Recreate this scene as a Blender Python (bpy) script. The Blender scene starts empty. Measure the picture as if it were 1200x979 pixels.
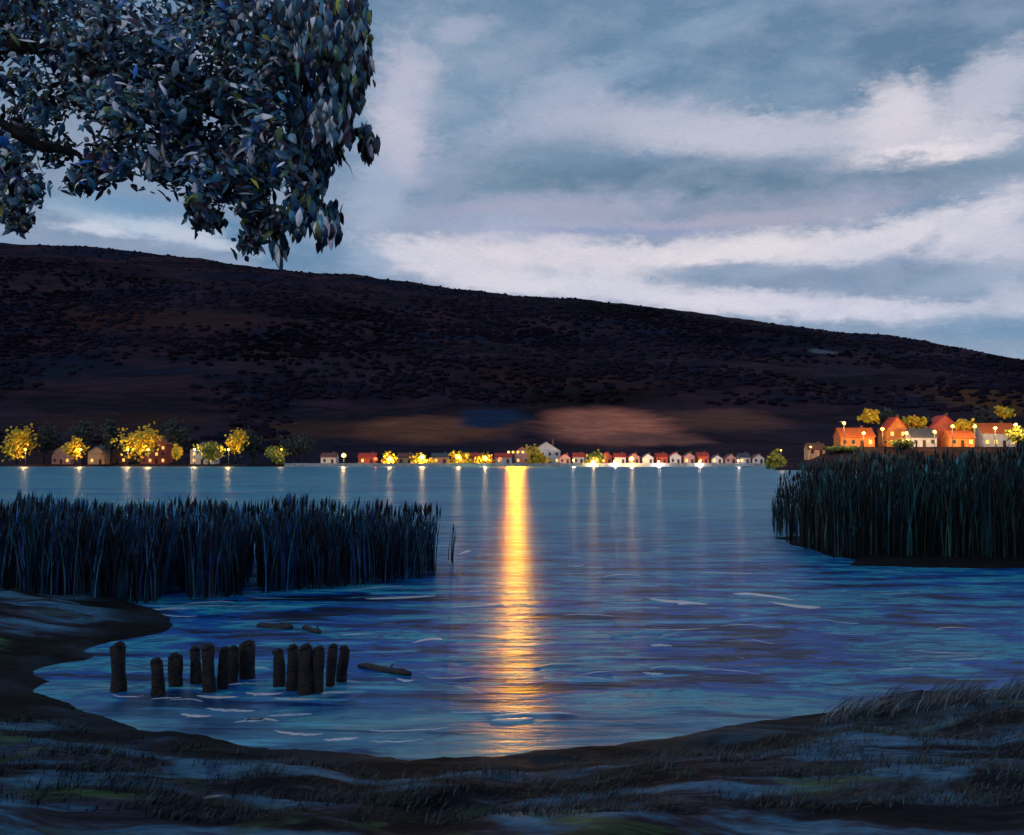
import bpy, bmesh, math, random
from math import sin, cos, pi, radians, atan2, sqrt, hypot
from mathutils import Vector, Matrix, noise
random.seed(7)
R = random.random
def U(a, b): return a + (b - a) * random.random()

# ------------------------------------------------------------------ camera geometry
F = 1182.0; HC = 3.5; TH = math.atan(47.5 / F)
def ray(px, py):
    dx = (px - 600) / F; dy = (489.5 - py) / F
    return Vector((dx, cos(TH) - dy * sin(TH), sin(TH) + dy * cos(TH)))
def at(px, py, Y):
    r = ray(px, py); return Vector((0, 0, HC)) + r * (Y / r.y)
def gnd(px, py, z=0.0):
    r = ray(px, py); t = (z - HC) / r.z; return Vector((0, 0, HC)) + r * t

S = bpy.context.scene
COL = S.collection

# ------------------------------------------------------------------ helpers
class MB:
    def __init__(s): s.v = []; s.f = []
    def add(s, vs, fs):
        n = len(s.v); s.v += [tuple(v) for v in vs]; s.f += [tuple(i + n for i in f) for f in fs]
    def box(s, c, d, rz=0):
        c = Vector(c); M = Matrix.Rotation(rz, 3, 'Z'); vs = []
        for z in (-1, 1):
            for x, y in ((-1, -1), (1, -1), (1, 1), (-1, 1)):
                vs.append(c + M @ Vector((x * d[0] / 2, y * d[1] / 2, z * d[2] / 2)))
        s.add(vs, [(3, 2, 1, 0), (4, 5, 6, 7), (0, 1, 5, 4), (1, 2, 6, 5), (2, 3, 7, 6), (3, 0, 4, 7)])
    def tube(s, pts, rs, n=8, wob=0, flat=1.0):
        pts = [Vector(p) for p in pts]; vs = []; fs = []
        for i, p in enumerate(pts):
            a = pts[max(0, i - 1)]; b = pts[min(len(pts) - 1, i + 1)]
            d = (b - a).normalized()
            u = d.orthogonal() if abs(d.z) < .9 else Vector((1, 0, 0))
            u = (u - d * u.dot(d)).normalized(); w = d.cross(u)
            for k in range(n):
                t = 2 * pi * k / n; r = rs[i] * (1 + wob * (R() - .5))
                vs.append(p + u * cos(t) * r + w * sin(t) * r * flat)
        for i in range(len(pts) - 1):
            for k in range(n):
                fs.append((i * n + k, i * n + (k + 1) % n, (i + 1) * n + (k + 1) % n, (i + 1) * n + k))
        fs.append(tuple(range(n - 1, -1, -1))); fs.append(tuple((len(pts) - 1) * n + k for k in range(n)))
        s.add(vs, fs)
    def ball(s, c, r, n=8, m=6, sq=(1, 1, 1)):
        c = Vector(c); vs = [c + Vector((0, 0, r * sq[2]))]; fs = []
        for i in range(1, m):
            a = pi * i / m
            for k in range(n):
                t = 2 * pi * k / n
                vs.append(c + Vector((r * sq[0] * sin(a) * cos(t), r * sq[1] * sin(a) * sin(t), r * sq[2] * cos(a))))
        vs.append(c - Vector((0, 0, r * sq[2])))
        for k in range(n): fs.append((0, 1 + k, 1 + (k + 1) % n))
        for i in range(m - 2):
            for k in range(n):
                a = 1 + i * n + k; b = 1 + i * n + (k + 1) % n
                fs.append((a, a + n, b + n, b))
        L = len(vs) - 1
        for k in range(n): fs.append((L, 1 + (m - 2) * n + (k + 1) % n, 1 + (m - 2) * n + k))
        s.add(vs, fs)
    def dab(s, c, ax, nrm, L, W, curl=.2):
        """one leaf: rounded, slightly cupped blade along ax"""
        c = Vector(c); ax = ax.normalized(); nrm = (nrm - ax * nrm.dot(ax)).normalized(); sd = ax.cross(nrm)
        P = []
        for t, w in ((-.5, 0), (-.30, .62), (-.04, 1), (.26, .6), (.5, 0)):
            b = c + ax * t * L - nrm * curl * L * (t * t) * 2
            if w == 0: P.append(b)
            else: P += [b - sd * w * W / 2 - nrm * W * .12, b + nrm * .06 * W, b + sd * w * W / 2 - nrm * W * .12]
        s.add(P, [(0, 1, 2), (0, 2, 3), (1, 4, 5, 2), (2, 5, 6, 3), (4, 7, 8, 5), (5, 8, 9, 6), (7, 10, 8), (8, 10, 9)])
    def mesh(s, name, mat, smooth=True):
        me = bpy.data.meshes.new(name); me.from_pydata(s.v, [], s.f)
        if mat: me.materials.append(mat)
        if smooth: me.polygons.foreach_set('use_smooth', [True] * len(me.polygons))
        me.update(); return me
    def build(s, name, mat, parent=None, smooth=True, loc=None):
        o = bpy.data.objects.new(name, None if not s.v else s.mesh(name, mat, smooth))
        COL.objects.link(o)
        if parent: o.parent = parent
        if loc is not None: o.location = loc
        return o
def tag(o, label=None, cat=None, group=None, kind=None):
    if label: o['label'] = label
    if cat: o['category'] = cat
    if group: o['group'] = group
    if kind: o['kind'] = kind
    return o
def empty(name, loc, label, cat, group=None, rz=0):
    o = bpy.data.objects.new(name, None); COL.objects.link(o); o.location = loc; o.rotation_euler = (0, 0, rz)
    o.empty_display_size = .3
    return tag(o, label, cat, group)
def rnd_dir():
    while 1:
        v = Vector((U(-1, 1), U(-1, 1), U(-1, 1)))
        if .05 < v.length < 1: return v.normalized()

# ------------------------------------------------------------------ materials
def lin(c):
    f = lambda u: (u / 12.92 if u <= .04045 else ((u + .055) / 1.055) ** 2.4)
    return tuple(f(x / 255) for x in c)
class NT:
    def __init__(s, tree): s.t = tree; s.n = tree.nodes; s.l = tree.links
    def node(s, typ, ins=None, **kw):
        n = s.n.new(typ)
        for k, v in kw.items(): setattr(n, k, v)
        for k, v in (ins or {}).items():
            if hasattr(v, 'is_output') or isinstance(v, bpy.types.NodeSocket): s.l.new(v, n.inputs[k])
            else: n.inputs[k].default_value = v
        return n
    def math(s, op, a, b=0.0, clamp=False):
        n = s.node('ShaderNodeMath', operation=op); n.use_clamp = clamp
        for i, x in enumerate((a, b)):
            if isinstance(x, bpy.types.NodeSocket): s.l.new(x, n.inputs[i])
            else: n.inputs[i].default_value = x
        return n.outputs[0]
    def ramp(s, fac, stops, interp='LINEAR'):
        n = s.node('ShaderNodeValToRGB', {'Fac': fac}); cr = n.color_ramp; cr.interpolation = interp
        while len(cr.elements) > 1: cr.elements.remove(cr.elements[-1])
        cr.elements[0].position = stops[0][0]; cr.elements[0].color = (*stops[0][1], 1)
        for p, c in stops[1:]:
            e = cr.elements.new(p); e.color = (*c, 1)
        return n.outputs['Color']
    def mix(s, fac, a, b, blend='MIX'):
        n = s.node('ShaderNodeMix', data_type='RGBA', blend_type=blend)
        for k, v in ((0, fac), (6, a), (7, b)):
            if isinstance(v, bpy.types.NodeSocket): s.l.new(v, n.inputs[k])
            else: n.inputs[k].default_value = v if k == 0 else (*v, 1)
        return n.outputs[2]
    def noise(s, vec, scale, detail=4, rough=.55, dist=0, out='Fac'):
        return s.node('ShaderNodeTexNoise', {'Vector': vec, 'Scale': scale, 'Detail': detail, 'Roughness': rough, 'Distortion': dist}).outputs[out]
    def mapping(s, vec, scale=(1, 1, 1), loc=(0, 0, 0), rot=(0, 0, 0)):
        return s.node('ShaderNodeMapping', {'Vector': vec, 'Scale': scale, 'Location': loc, 'Rotation': rot}).outputs[0]
def new_mat(name):
    m = bpy.data.materials.new(name); m.use_nodes = True; nt = NT(m.node_tree)
    b = m.node_tree.nodes['Principled BSDF']
    return m, nt, b
def pos(nt): return nt.node('ShaderNodeNewGeometry').outputs['Position']
def island(nt): return nt.node('ShaderNodeNewGeometry').outputs['Random Per Island']
def m_island(name, stops, rough=.5, spec=.5, transl=0, ns=3.0, var=.35, interp='CONSTANT', lo=.3, hi=1.5):
    m, nt, b = new_mat(name)
    c = nt.ramp(island(nt), stops, interp)
    n = nt.noise(pos(nt), ns, 3)
    c2 = nt.mix(var, c, nt.ramp(n, [(.32, (lo, lo, lo)), (.68, (hi, hi, hi))]), 'MULTIPLY')
    nt.l.new(c2, b.inputs['Base Color']); b.inputs['Roughness'].default_value = rough
    b.inputs['Specular IOR Level'].default_value = spec
    return m
def m_plain(name, a, bcol, scale=2.0, rough=.7, spec=.4, bump=.3, bscale=None, emis=None, es=0):
    m, nt, b = new_mat(name)
    n = nt.noise(pos(nt), scale, 5)
    nt.l.new(nt.ramp(n, [(.35, a), (.65, bcol)]), b.inputs['Base Color'])
    b.inputs['Roughness'].default_value = rough; b.inputs['Specular IOR Level'].default_value = spec
    if bump:
        n2 = nt.noise(pos(nt), bscale or scale * 4, 4)
        bp = nt.node('ShaderNodeBump', {'Height': n2, 'Strength': bump, 'Distance': .05})
        nt.l.new(bp.outputs[0], b.inputs['Normal'])
    if emis:
        b.inputs['Emission Color'].default_value = (*emis, 1); b.inputs['Emission Strength'].default_value = es
    return m

# ------------------------------------------------------------------ terrain of the far side
YR = 1150.0
RIDGE = [(-1500, 300), (-700, 262), (-250, 272), (0, 284), (130, 292), (250, 306), (330, 318), (430, 324), (500, 335), (600, 346), (680, 352), (780, 362),
         (850, 372), (950, 384), (1040, 393), (1120, 407), (1200, 422), (1350, 450), (1600, 485), (2400, 500)]
def lerp_pts(P, x):
    if x <= P[0][0]: return P[0][1]
    for (a, b), (c, d) in zip(P, P[1:]):
        if x <= c:
            t = (x - a) / (c - a); return b + (d - b) * t
    return P[-1][1]
def smooth(a, b, x):
    t = max(0, min(1, (x - a) / (b - a))); return t * t * (3 - 2 * t)
def shore(x):
    return 413 + 3 * sin(x * .03) * smooth(0, 60, abs(x))
def coast(x, y):
    """metres inland (negative on the lake): long shore plus the headland on the right"""
    return max(y - shore(x), min((x - 76 - (y - 290) * .27) * .8, y - 289 - 2 * sin(x * .1)))
def far_z(x, y):
    ys = shore(x); cd_ = coast(x, y)
    if cd_ < 0: return max(-1.5, cd_ / 4)
    px = 600 + x / y * F
    xr = x / YR * F + 600
    H = at(600, lerp_pts(RIDGE, xr), YR).z
    s = min(1, (y - ys - 18) / (YR - ys - 18))
    base = .9 * min(1, cd_ / 1.2 + .05)
    z = base
    if s > 0: z += (H - 1) * (s ** 1.25)
    if y > YR: z = H - (y - YR) * .12
    right = smooth(2, 24, x - 76 - (y - 290) * .27) * smooth(291, 322, y) * 6.2 * (1 - smooth(420, 520, y))
    z += right
    n = noise.fractal(Vector((x * .006, y * .006, 3.1)), 1, 2, 4)
    z += n * 10 * smooth(ys + 40, ys + 300, y) * (1 - .75 * smooth(850, 1150, y))
    n = noise.fractal(Vector((x * .03, y * .03, 1.1)), 1, 2, 3)
    z += n * 1.6 * smooth(ys + 40, ys + 120, y)
    return z

def grid(xs, ys, zf):
    v = [(x, y, zf(x, y)) for y in ys for x in xs]; n = len(xs)
    f = [(j * n + i, j * n + i + 1, (j + 1) * n + i + 1, (j + 1) * n + i) for j in range(len(ys) - 1) for i in range(n - 1)]
    return v, f
def steps(P):
    """P: list of (start, step) breakpoints, last one is end"""
    out = []; 
    for (a, d), (b, _) in zip(P, P[1:]):
        n = max(1, round((b - a) / d)); out += [a + (b - a) * i / n for i in range(n)]
    return out + [P[-1][0]]

mb = MB()
v, f = grid(steps([(-2600, 40), (-700, 9), (-250, 4), (330, 9), (800, 40), (2600, 1)]),
            steps([(270, 3), (300, 3), (430, 5), (520, 9), (900, 12), (1150, 12), (1300, 60), (2200, 1)]), far_z)
mb.add(v, f)
m, nt, b = new_mat('hillside')
p = pos(nt)
pp = nt.mapping(p, (1, .55, 2.5))
warp = nt.node('ShaderNodeVectorMath', {0: pp, 1: nt.node('ShaderNodeVectorMath', {0: nt.noise(pp, .012, 4, out='Color'), 1: (60, 60, 60)}, operation='MULTIPLY').outputs[0]}, operation='ADD').outputs[0]
n1 = nt.noise(nt.mapping(warp, (.35, .8, 1)), .013, 6, .6)
c = nt.ramp(n1, [(.30, (.006, .018, .058)), (.42, (.010, .009, .022)), (.5, (.036, .018, .030)), (.57, (.006, .0055, .013)), (.66, (.034, .014, .018)), (.8, (.006, .016, .045))])
n2 = nt.noise(nt.mapping(warp, (.5, 1, 1)), .09, 5, .65)
c = nt.mix(.6, c, nt.ramp(n2, [(.32, (.35, .35, .4)), (.68, (1.9, 1.7, 1.6))]), 'MULTIPLY')
wv = nt.node('ShaderNodeVectorMath', {0: p, 1: nt.node('ShaderNodeVectorMath', {0: nt.noise(nt.mapping(p, (1, 1, 2.5)), .04, 3, out='Color'), 1: (30, 0, 6)}, operation='MULTIPLY').outputs[0]}, operation='ADD').outputs[0]
def hit(px, py):
    r = ray(px, py); Y = 300
    while Y < YR:
        q = Vector((0, 0, HC)) + r * (Y / r.y)
        if far_z(q.x, Y) > q.z: return q
        Y += 2
    return q
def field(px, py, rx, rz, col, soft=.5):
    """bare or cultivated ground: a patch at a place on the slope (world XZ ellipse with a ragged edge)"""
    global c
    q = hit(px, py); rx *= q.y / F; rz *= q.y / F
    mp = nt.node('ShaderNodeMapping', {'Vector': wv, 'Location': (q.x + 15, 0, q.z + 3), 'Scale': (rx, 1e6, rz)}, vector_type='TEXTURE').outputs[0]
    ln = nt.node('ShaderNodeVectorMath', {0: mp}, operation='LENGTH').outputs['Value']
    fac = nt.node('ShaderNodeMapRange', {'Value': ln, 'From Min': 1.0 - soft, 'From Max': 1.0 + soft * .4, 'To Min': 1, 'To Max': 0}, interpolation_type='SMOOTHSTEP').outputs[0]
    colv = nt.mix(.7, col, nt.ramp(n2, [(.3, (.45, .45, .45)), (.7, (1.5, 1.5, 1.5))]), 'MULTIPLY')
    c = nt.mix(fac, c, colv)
field(180, 375, 150, 22, (.042, .017, .018))
field(420, 430, 160, 26, (.026, .017, .028))
field(725, 364, 90, 14, (.003, .003, .005))
field(900, 400, 170, 12, (.004, .006, .016))
field(60, 430, 90, 30, (.006, .010, .026))
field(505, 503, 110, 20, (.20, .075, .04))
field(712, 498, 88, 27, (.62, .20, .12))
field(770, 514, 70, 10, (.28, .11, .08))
field(575, 490, 44, 16, (.010, .030, .075))
field(690, 466, 100, 14, (.010, .005, .006))
field(350, 505, 80, 16, (.06, .026, .018))
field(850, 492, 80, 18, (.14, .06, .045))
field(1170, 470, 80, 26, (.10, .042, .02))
field(960, 412, 16, 5, (.10, .13, .16))
field(150, 495, 110, 14, (.04, .018, .014))
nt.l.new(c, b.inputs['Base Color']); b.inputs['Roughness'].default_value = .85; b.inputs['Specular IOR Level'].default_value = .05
bp = nt.node('ShaderNodeBump', {'Height': n2, 'Strength': .7, 'Distance': 6.0}); nt.l.new(bp.outputs[0], b.inputs['Normal'])
M_HILL = m
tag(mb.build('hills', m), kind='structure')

# woodland on the slope (far-off wood, one mass)
mb = MB()
M_WOOD = m_island('woodland_leaves', [(0, (.014, .011, .022)), (.35, (.018, .012, .021)), (.7, (.012, .014, .030)), (.9, (.023, .014, .020))], .95, .02, ns=.006, var=1.0, lo=.35, hi=1.7)
cnt = 0
while cnt < 15000:
    y = 470 + (1165 - 470) * R() ** .8; x = U(-.75, .75) * y
    if noise.noise(Vector((x * .006, y * .008, 9))) < -.05 - .4 * R() ** 2 + .1: continue
    px = 600 + x / y * F
    if y < 640 and px > 340 and (px < 1250): continue
    z = far_z(x, y); r = U(1.0, 2.5); sq = (U(1.0, 1.8), U(.8, 1.3), U(.5, .85))
    if y > 1080: r *= .5
    cx = Vector((x, y, z + r * sq[2] * .5))
    n0 = len(mb.v); mb.ball(cx, r, 6, 4, sq)
    for i in range(n0, len(mb.v)):
        q = Vector(mb.v[i]); q += (q - cx) * U(-.3, .35); mb.v[i] = tuple(q)
    cnt += 1
tag(mb.build('woodland', M_WOOD, smooth=False), 'dark wooded scrub covering the long hillside above the village', 'woodland', kind='stuff')

# ------------------------------------------------------------------ near bank
SH = [(-900, 670), (-400, 676), (-100, 682), (60, 690), (140, 702), (185, 716), (205, 733), (170, 747), (110, 762), (62, 785), (50, 808), (85, 835), (180, 855), (300, 868), (400, 884), (500, 896), (600, 884), (700, 874),
      (800, 862), (900, 850), (960, 838), (1010, 822), (1080, 812), (1200, 806), (1400, 800), (1900, 790)]
SW = [gnd(a, b_).xy for a, b_ in SH]
POLY = SW + [Vector((200, SW[-1].y)), Vector((200, -200)), Vector((-200, -200)), Vector((-200, SW[0].y))]
def inside(x, y):
    c_ = False; j = len(POLY) - 1
    for i in range(len(POLY)):
        a = POLY[i]; d = POLY[j]
        if (a.y > y) != (d.y > y) and x < (d.x - a.x) * (y - a.y) / (d.y - a.y) + a.x: c_ = not c_
        j = i
    return c_
def sdist(x, y):
    best = 1e9
    for a, d in zip(SW, SW[1:]):
        ex, ey = d.x - a.x, d.y - a.y; L = ex * ex + ey * ey
        t = max(0, min(1, ((x - a.x) * ex + (y - a.y) * ey) / L))
        q = hypot(x - a.x - t * ex, y - a.y - t * ey)
        if q < best: best = q
    return best if inside(x, y) else -best
def bank_z(x, y):
    x2 = x + .5 * noise.noise(Vector((x * .7, y * .7, 0))); y2 = y + .45 * noise.noise(Vector((x * .8, y * .8, 5)))
    d = sdist(x2, y2)
    if d <= 0: return max(-.9, d * .28 - .015)
    z = .10 * smooth(0, .35, d) + .135 * d * smooth(0, 2.5, d)
    z = 1.9 * (1 - math.exp(-z / 1.9)) * (1.0) if z > 0 else z
    lump = noise.fractal(Vector((x * .9, y * .9, 2)), 1, 2, 4)
    z += .07 * lump * smooth(0, .8, d) + .02 * noise.noise(Vector((x * 5, y * 5, 1)))
    return z
mb = MB()
v, f = grid(steps([(-90, 4), (-26, .45), (-13, .13), (13, .45), (26, 4), (90, 1)]),
            steps([(-80, 6), (-6, 1), (4, .13), (17, .2), (32, 1.5), (40, 1)]), bank_z)
mb.add(v, f)
m, nt, b = new_mat('muddy_bank')
p = pos(nt)
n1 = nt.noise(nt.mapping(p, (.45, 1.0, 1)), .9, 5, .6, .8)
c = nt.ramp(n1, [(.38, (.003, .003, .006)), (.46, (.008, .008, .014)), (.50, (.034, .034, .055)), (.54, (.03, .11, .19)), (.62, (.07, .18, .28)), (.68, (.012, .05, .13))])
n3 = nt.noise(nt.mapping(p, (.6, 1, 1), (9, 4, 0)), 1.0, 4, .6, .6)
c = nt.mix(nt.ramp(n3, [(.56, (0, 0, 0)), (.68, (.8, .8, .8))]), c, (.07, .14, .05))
n2 = nt.noise(nt.mapping(p, (1, 2.4, 1)), 7, 6, .7)
c = nt.mix(.75, c, nt.ramp(n2, [(.3, (.3, .3, .33)), (.7, (1.9, 1.9, 1.9))]), 'MULTIPLY')
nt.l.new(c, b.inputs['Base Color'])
nt.l.new(nt.ramp(n1, [(.35, (.9, .9, .9)), (.62, (.6, .6, .6))]), b.inputs['Roughness'])
b.inputs['Specular IOR Level'].default_value = .12
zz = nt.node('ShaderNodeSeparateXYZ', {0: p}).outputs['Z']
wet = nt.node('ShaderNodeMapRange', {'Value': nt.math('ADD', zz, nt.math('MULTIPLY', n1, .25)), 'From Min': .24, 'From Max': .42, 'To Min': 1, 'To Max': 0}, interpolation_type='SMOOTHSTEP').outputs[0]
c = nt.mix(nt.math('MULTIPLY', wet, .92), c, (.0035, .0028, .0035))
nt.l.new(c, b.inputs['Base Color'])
bp = nt.node('ShaderNodeBump', {'Height': n2, 'Strength': .8, 'Distance': .06}); nt.l.new(bp.outputs[0], b.inputs['Normal'])
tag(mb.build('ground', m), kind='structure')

# ------------------------------------------------------------------ water
def wave_z(x, y):
    a = 1 - smooth(30, 90, y)
    if a <= 0: return 0
    q = Vector((x * .55 + .3 * y, y * 1.15, 0))
    r1 = 1 - abs(noise.noise(q)) * 2
    q2 = Vector((x * 1.3, y * 2.7, 4)); r2 = 1 - abs(noise.noise(q2)) * 2
    return 0 * a * (.045 * (r1 ** 3 if r1 > 0 else 0) + .022 * r2 - .03) * smooth(9.5, 15, y + .0)
mb = MB()
v, f = grid(steps([(-2600, 200), (-200, 20), (-60, 2), (-26, .3), (-14, .11), (14, .3), (26, 2), (60, 20), (200, 200), (2600, 1)]),
            steps([(-80, 20), (5, 1), (9, .10), (22, .15), (40, .45), (90, 5), (150, 20), (450, 200), (900, 1)]), wave_z)
mb.add(v, f)
m, nt, b = new_mat('lake_water')
p = pos(nt)
sep = nt.node('ShaderNodeSeparateXYZ', {0: p}).outputs
wp = nt.node('ShaderNodeVectorMath', {0: nt.mapping(p, (.33, 1, 0)), 1: nt.node('ShaderNodeVectorMath', {0: nt.noise(p, .35, 3, out='Color'), 1: (1.2, 1.6, 0)}, operation='MULTIPLY').outputs[0]}, operation='ADD').outputs[0]
# scale falls off in bands with distance: three octaves of drift pattern
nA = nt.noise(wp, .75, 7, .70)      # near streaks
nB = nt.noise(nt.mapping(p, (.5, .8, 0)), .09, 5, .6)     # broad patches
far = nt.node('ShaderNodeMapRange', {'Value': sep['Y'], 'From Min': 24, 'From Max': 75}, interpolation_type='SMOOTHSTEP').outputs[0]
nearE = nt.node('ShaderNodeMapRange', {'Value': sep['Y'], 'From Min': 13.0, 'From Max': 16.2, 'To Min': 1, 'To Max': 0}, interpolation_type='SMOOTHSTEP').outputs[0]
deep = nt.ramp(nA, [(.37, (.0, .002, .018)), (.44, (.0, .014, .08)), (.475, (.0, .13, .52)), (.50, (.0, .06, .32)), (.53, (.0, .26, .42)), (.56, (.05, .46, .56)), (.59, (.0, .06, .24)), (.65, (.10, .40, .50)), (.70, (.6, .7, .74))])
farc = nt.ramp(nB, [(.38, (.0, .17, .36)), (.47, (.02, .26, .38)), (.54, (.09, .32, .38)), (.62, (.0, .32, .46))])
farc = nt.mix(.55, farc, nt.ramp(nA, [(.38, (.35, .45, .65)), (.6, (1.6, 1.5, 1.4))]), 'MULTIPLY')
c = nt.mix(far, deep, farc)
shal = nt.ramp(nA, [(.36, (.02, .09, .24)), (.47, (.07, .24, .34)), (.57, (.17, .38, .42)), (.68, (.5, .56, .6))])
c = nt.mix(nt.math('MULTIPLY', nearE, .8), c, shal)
# short lit crests and shaded troughs painted into the colour, fading towards far shore
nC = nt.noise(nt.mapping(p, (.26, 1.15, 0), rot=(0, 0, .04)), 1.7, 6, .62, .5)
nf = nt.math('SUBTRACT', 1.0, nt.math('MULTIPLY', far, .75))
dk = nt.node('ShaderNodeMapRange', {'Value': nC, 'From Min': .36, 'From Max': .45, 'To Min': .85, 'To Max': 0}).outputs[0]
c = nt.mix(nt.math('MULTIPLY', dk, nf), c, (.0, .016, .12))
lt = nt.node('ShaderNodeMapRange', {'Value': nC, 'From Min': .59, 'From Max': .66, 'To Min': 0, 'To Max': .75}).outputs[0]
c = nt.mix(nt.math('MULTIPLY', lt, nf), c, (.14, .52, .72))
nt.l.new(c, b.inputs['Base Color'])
b.inputs['Roughness'].default_value = .30; b.inputs['Specular IOR Level'].default_value = .17; b.inputs['IOR'].default_value = 1.33
h1 = nt.noise(nt.mapping(p, (.30, 1.35, 0)), 1.3, 3, .5, .3)
h2 = nt.noise(nt.mapping(p, (.34, 1.6, 0)), 4.5, 4, .6, .2)
h = nt.math('ADD', nt.math('MULTIPLY', h1, .8), nt.math('MULTIPLY', h2, .25))
h = nt.math('ADD', h, nt.math('MULTIPLY', nA, .35))
h3 = nt.noise(nt.mapping(p, (.22, .9, 0)), .22, 4, .6, .3)
h = nt.math('ADD', h, nt.math('MULTIPLY', h3, nt.math('ADD', .4, nt.math('MULTIPLY', far, 5.0))))
bp = nt.node('ShaderNodeBump', {'Height': h, 'Strength': 1.0, 'Distance': .115}); nt.l.new(bp.outputs[0], b.inputs['Normal'])
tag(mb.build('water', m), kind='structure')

# foam and light crests lying on the ripples
mb = MB()
def streak(px, py, Lpx, wpx, ang=0, bend=0, thick=.004):
    c0 = gnd(px, py); sc = c0.y / F; L = Lpx * sc; dep = sc * (c0.y / HC)      # px -> metres across and in depth
    n = 13; top = []; cs = []
    for i in range(n):
        t = i / (n - 1) * 2 - 1
        x = c0.x + t * L / 2; y = c0.y - (ang * .6 * t + bend * (1 - t * t)) * dep + .07 * noise.noise(Vector((t * 4, px, py)))
        w = max(.0, (1 - t * t)) ** .6 * wpx * dep * (.55 if wpx >= 4 else .24) * (1 + 1.6 * noise.noise(Vector((t * 6, py, 1))))
        cs.append((x, y, w))
    vs = []; fs = []
    for x, y, w in cs:
        z = wave_z(x, y)
        vs += [(x, y - w, z - .01), (x, y - w * .4, z + thick), (x, y + w * .5, z + thick), (x, y + w, z - .01)]
    for i in range(n - 1):
        for k in range(3): fs.append((i * 4 + k, i * 4 + k + 1, i * 4 + k + 5, i * 4 + k + 4))
    mb.add(vs, fs)
for a in [(150, 815, 40, 3, 1), (195, 819, 34, 3, -1), (225, 808, 30, 3, 1), (255, 816, 50, 4, 1), (285, 802, 34, 3, -1), (310, 812, 44, 4, 0), (345, 819, 50, 4, 1), (388, 812, 44, 4, -1), (410, 800, 26, 3, 1), (300, 785, 30, 3, 0), (270, 832, 60, 4, 2), (340, 838, 50, 4, -2), (783, 703, 46, 5, 3), (812, 709, 36, 4, 0), (895, 700, 60, 5, 6), (930, 708, 50, 6, 5), (985, 728, 34, 3, 4), (775, 757, 26, 4, 0), (790, 737, 80, 2.5, -1), (785, 746, 24, 3, -1),
          (840, 786, 90, 3, 6), (780, 784, 40, 3, -2), (765, 789, 24, 4, 1), (893, 751, 20, 3, 5), (500, 752, 34, 4, -4), (530, 793, 60, 3, -1), (475, 796, 22, 4, 2), (675, 662, 22, 3, -1),
          (620, 838, 100, 4, -3), (600, 843, 50, 5, -2), (560, 835, 70, 3, 0), (480, 855, 90, 3, -3), (465, 868, 60, 3, -2), (350, 858, 60, 4, 3), (300, 846, 50, 4, -2), (400, 866, 40, 4, -2), (230, 838, 40, 4, 2),
          (300, 842, 26, 5, -1), (218, 822, 40, 3, 1), (545, 648, 12, 4, -3), (520, 640, 20, 3, 1), (200, 552, 10, 1.2, 0), (650, 781, 50, 2.5, -4), (700, 790, 40, 2.5, -3), (560, 710, 60, 2.5, -3), (690, 795, 40, 2.5, 2),
          (190, 715, 50, 4, -3), (170, 728, 40, 3, 3), (240, 708, 60, 3, -4), (210, 721, 46, 3, 2), (470, 700, 80, 4, -3), (440, 690, 60, 3, -5), (1140, 772, 60, 3, -2), (1100, 764, 60, 3, 3), (1050, 784, 50, 3, -3),
          (995, 742, 60, 2.5, 1), (1120, 738, 50, 2.5, -1), (880, 735, 70, 2.5, 2), (690, 722, 60, 2.5, 1), (730, 676, 50, 2.5, -1), (850, 672, 70, 2, 1), (960, 640, 50, 2, 1), (395, 583, 40, 1.6, 0), (280, 577, 50, 1.4, 1)]:
    streak(*a[:5], bend=U(-3, 3))
M_FOAM = m_island('foam', [(0, (.74, .68, .70)), (.3, (.55, .60, .66)), (.5, (.70, .62, .62)), (.75, (.42, .55, .66))], .3, .5, ns=6)
tag(mb.build('foam', M_FOAM), 'bright pale foam streaks on the lake ripples', 'foam', kind='stuff')
mb = MB()
for i in range(40):
    px = U(430, 1150); py = 660 + 150 * R() ** .8
    streak(px, py, U(8, 26), U(.8, 1.8), U(-1, 1), U(-2, 2), .003)
M_FOAM = m_island('foam_dim', [(0, (.60, .55, .58)), (.12, (.28, .38, .46)), (.4, (.10, .22, .36)), (.75, (.05, .14, .30)), (.9, (.45, .46, .52))], .35, .5, ns=6)
tag(mb.build('foam', M_FOAM), 'small dim blue foam flecks on the lake ripples', 'foam', kind='stuff')

# ------------------------------------------------------------------ reed beds
def reed_mesh(region, n, hf, wid, lean=.12):
    mb = MB()
    for _ in range(n):
        px, py = region()
        g = gnd(px, py); x, y = g.x, g.y
        h = hf(px, py) * (1 - .42 * R() ** 1.6); w = wid * U(.6, 1.4) * .5
        az = U(0, pi); dx, dy = cos(az) * w, sin(az) * w
        lx, ly = U(-lean, lean) * h + .04, U(-lean, lean) * h
        vs = []; ks = (0, .35, .7, 1)
        for k in ks:
            ww = (1, 1.1, .8, .08)[ks.index(k)]
            q = (x + lx * k * k, y + ly * k * k, -.15 + (h + .15) * (k - .06 * k * k * k))
            vs += [(q[0] - dx * ww, q[1] - dy * ww, q[2]), (q[0] + dx * ww, q[1] + dy * ww, q[2])]
        mb.add(vs, [(0, 1, 3, 2), (2, 3, 5, 4), (4, 5, 7, 6)])
        if R() < .55:     # a leaf blade leaving the stem
            k = U(.35, .8); b0 = Vector((x + lx * k * k, y + ly * k * k, h * k)); a2 = U(0, 2 * pi)
            d = Vector((cos(a2) * .35, sin(a2) * .35, 1)).normalized(); mb.dab(b0 + d * h * .16, d, rnd_dir(), h * U(.25, .38), wid * .9, .35)
        if R() < .16:     # seed head
            t = Vector((x + lx, y + ly, h * .95)); mb.tube([t - Vector((0, 0, .16)), t, t + Vector((.02, 0, .2))], [wid * .4, wid * 1.2, wid * .2], 5)
    return mb
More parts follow.
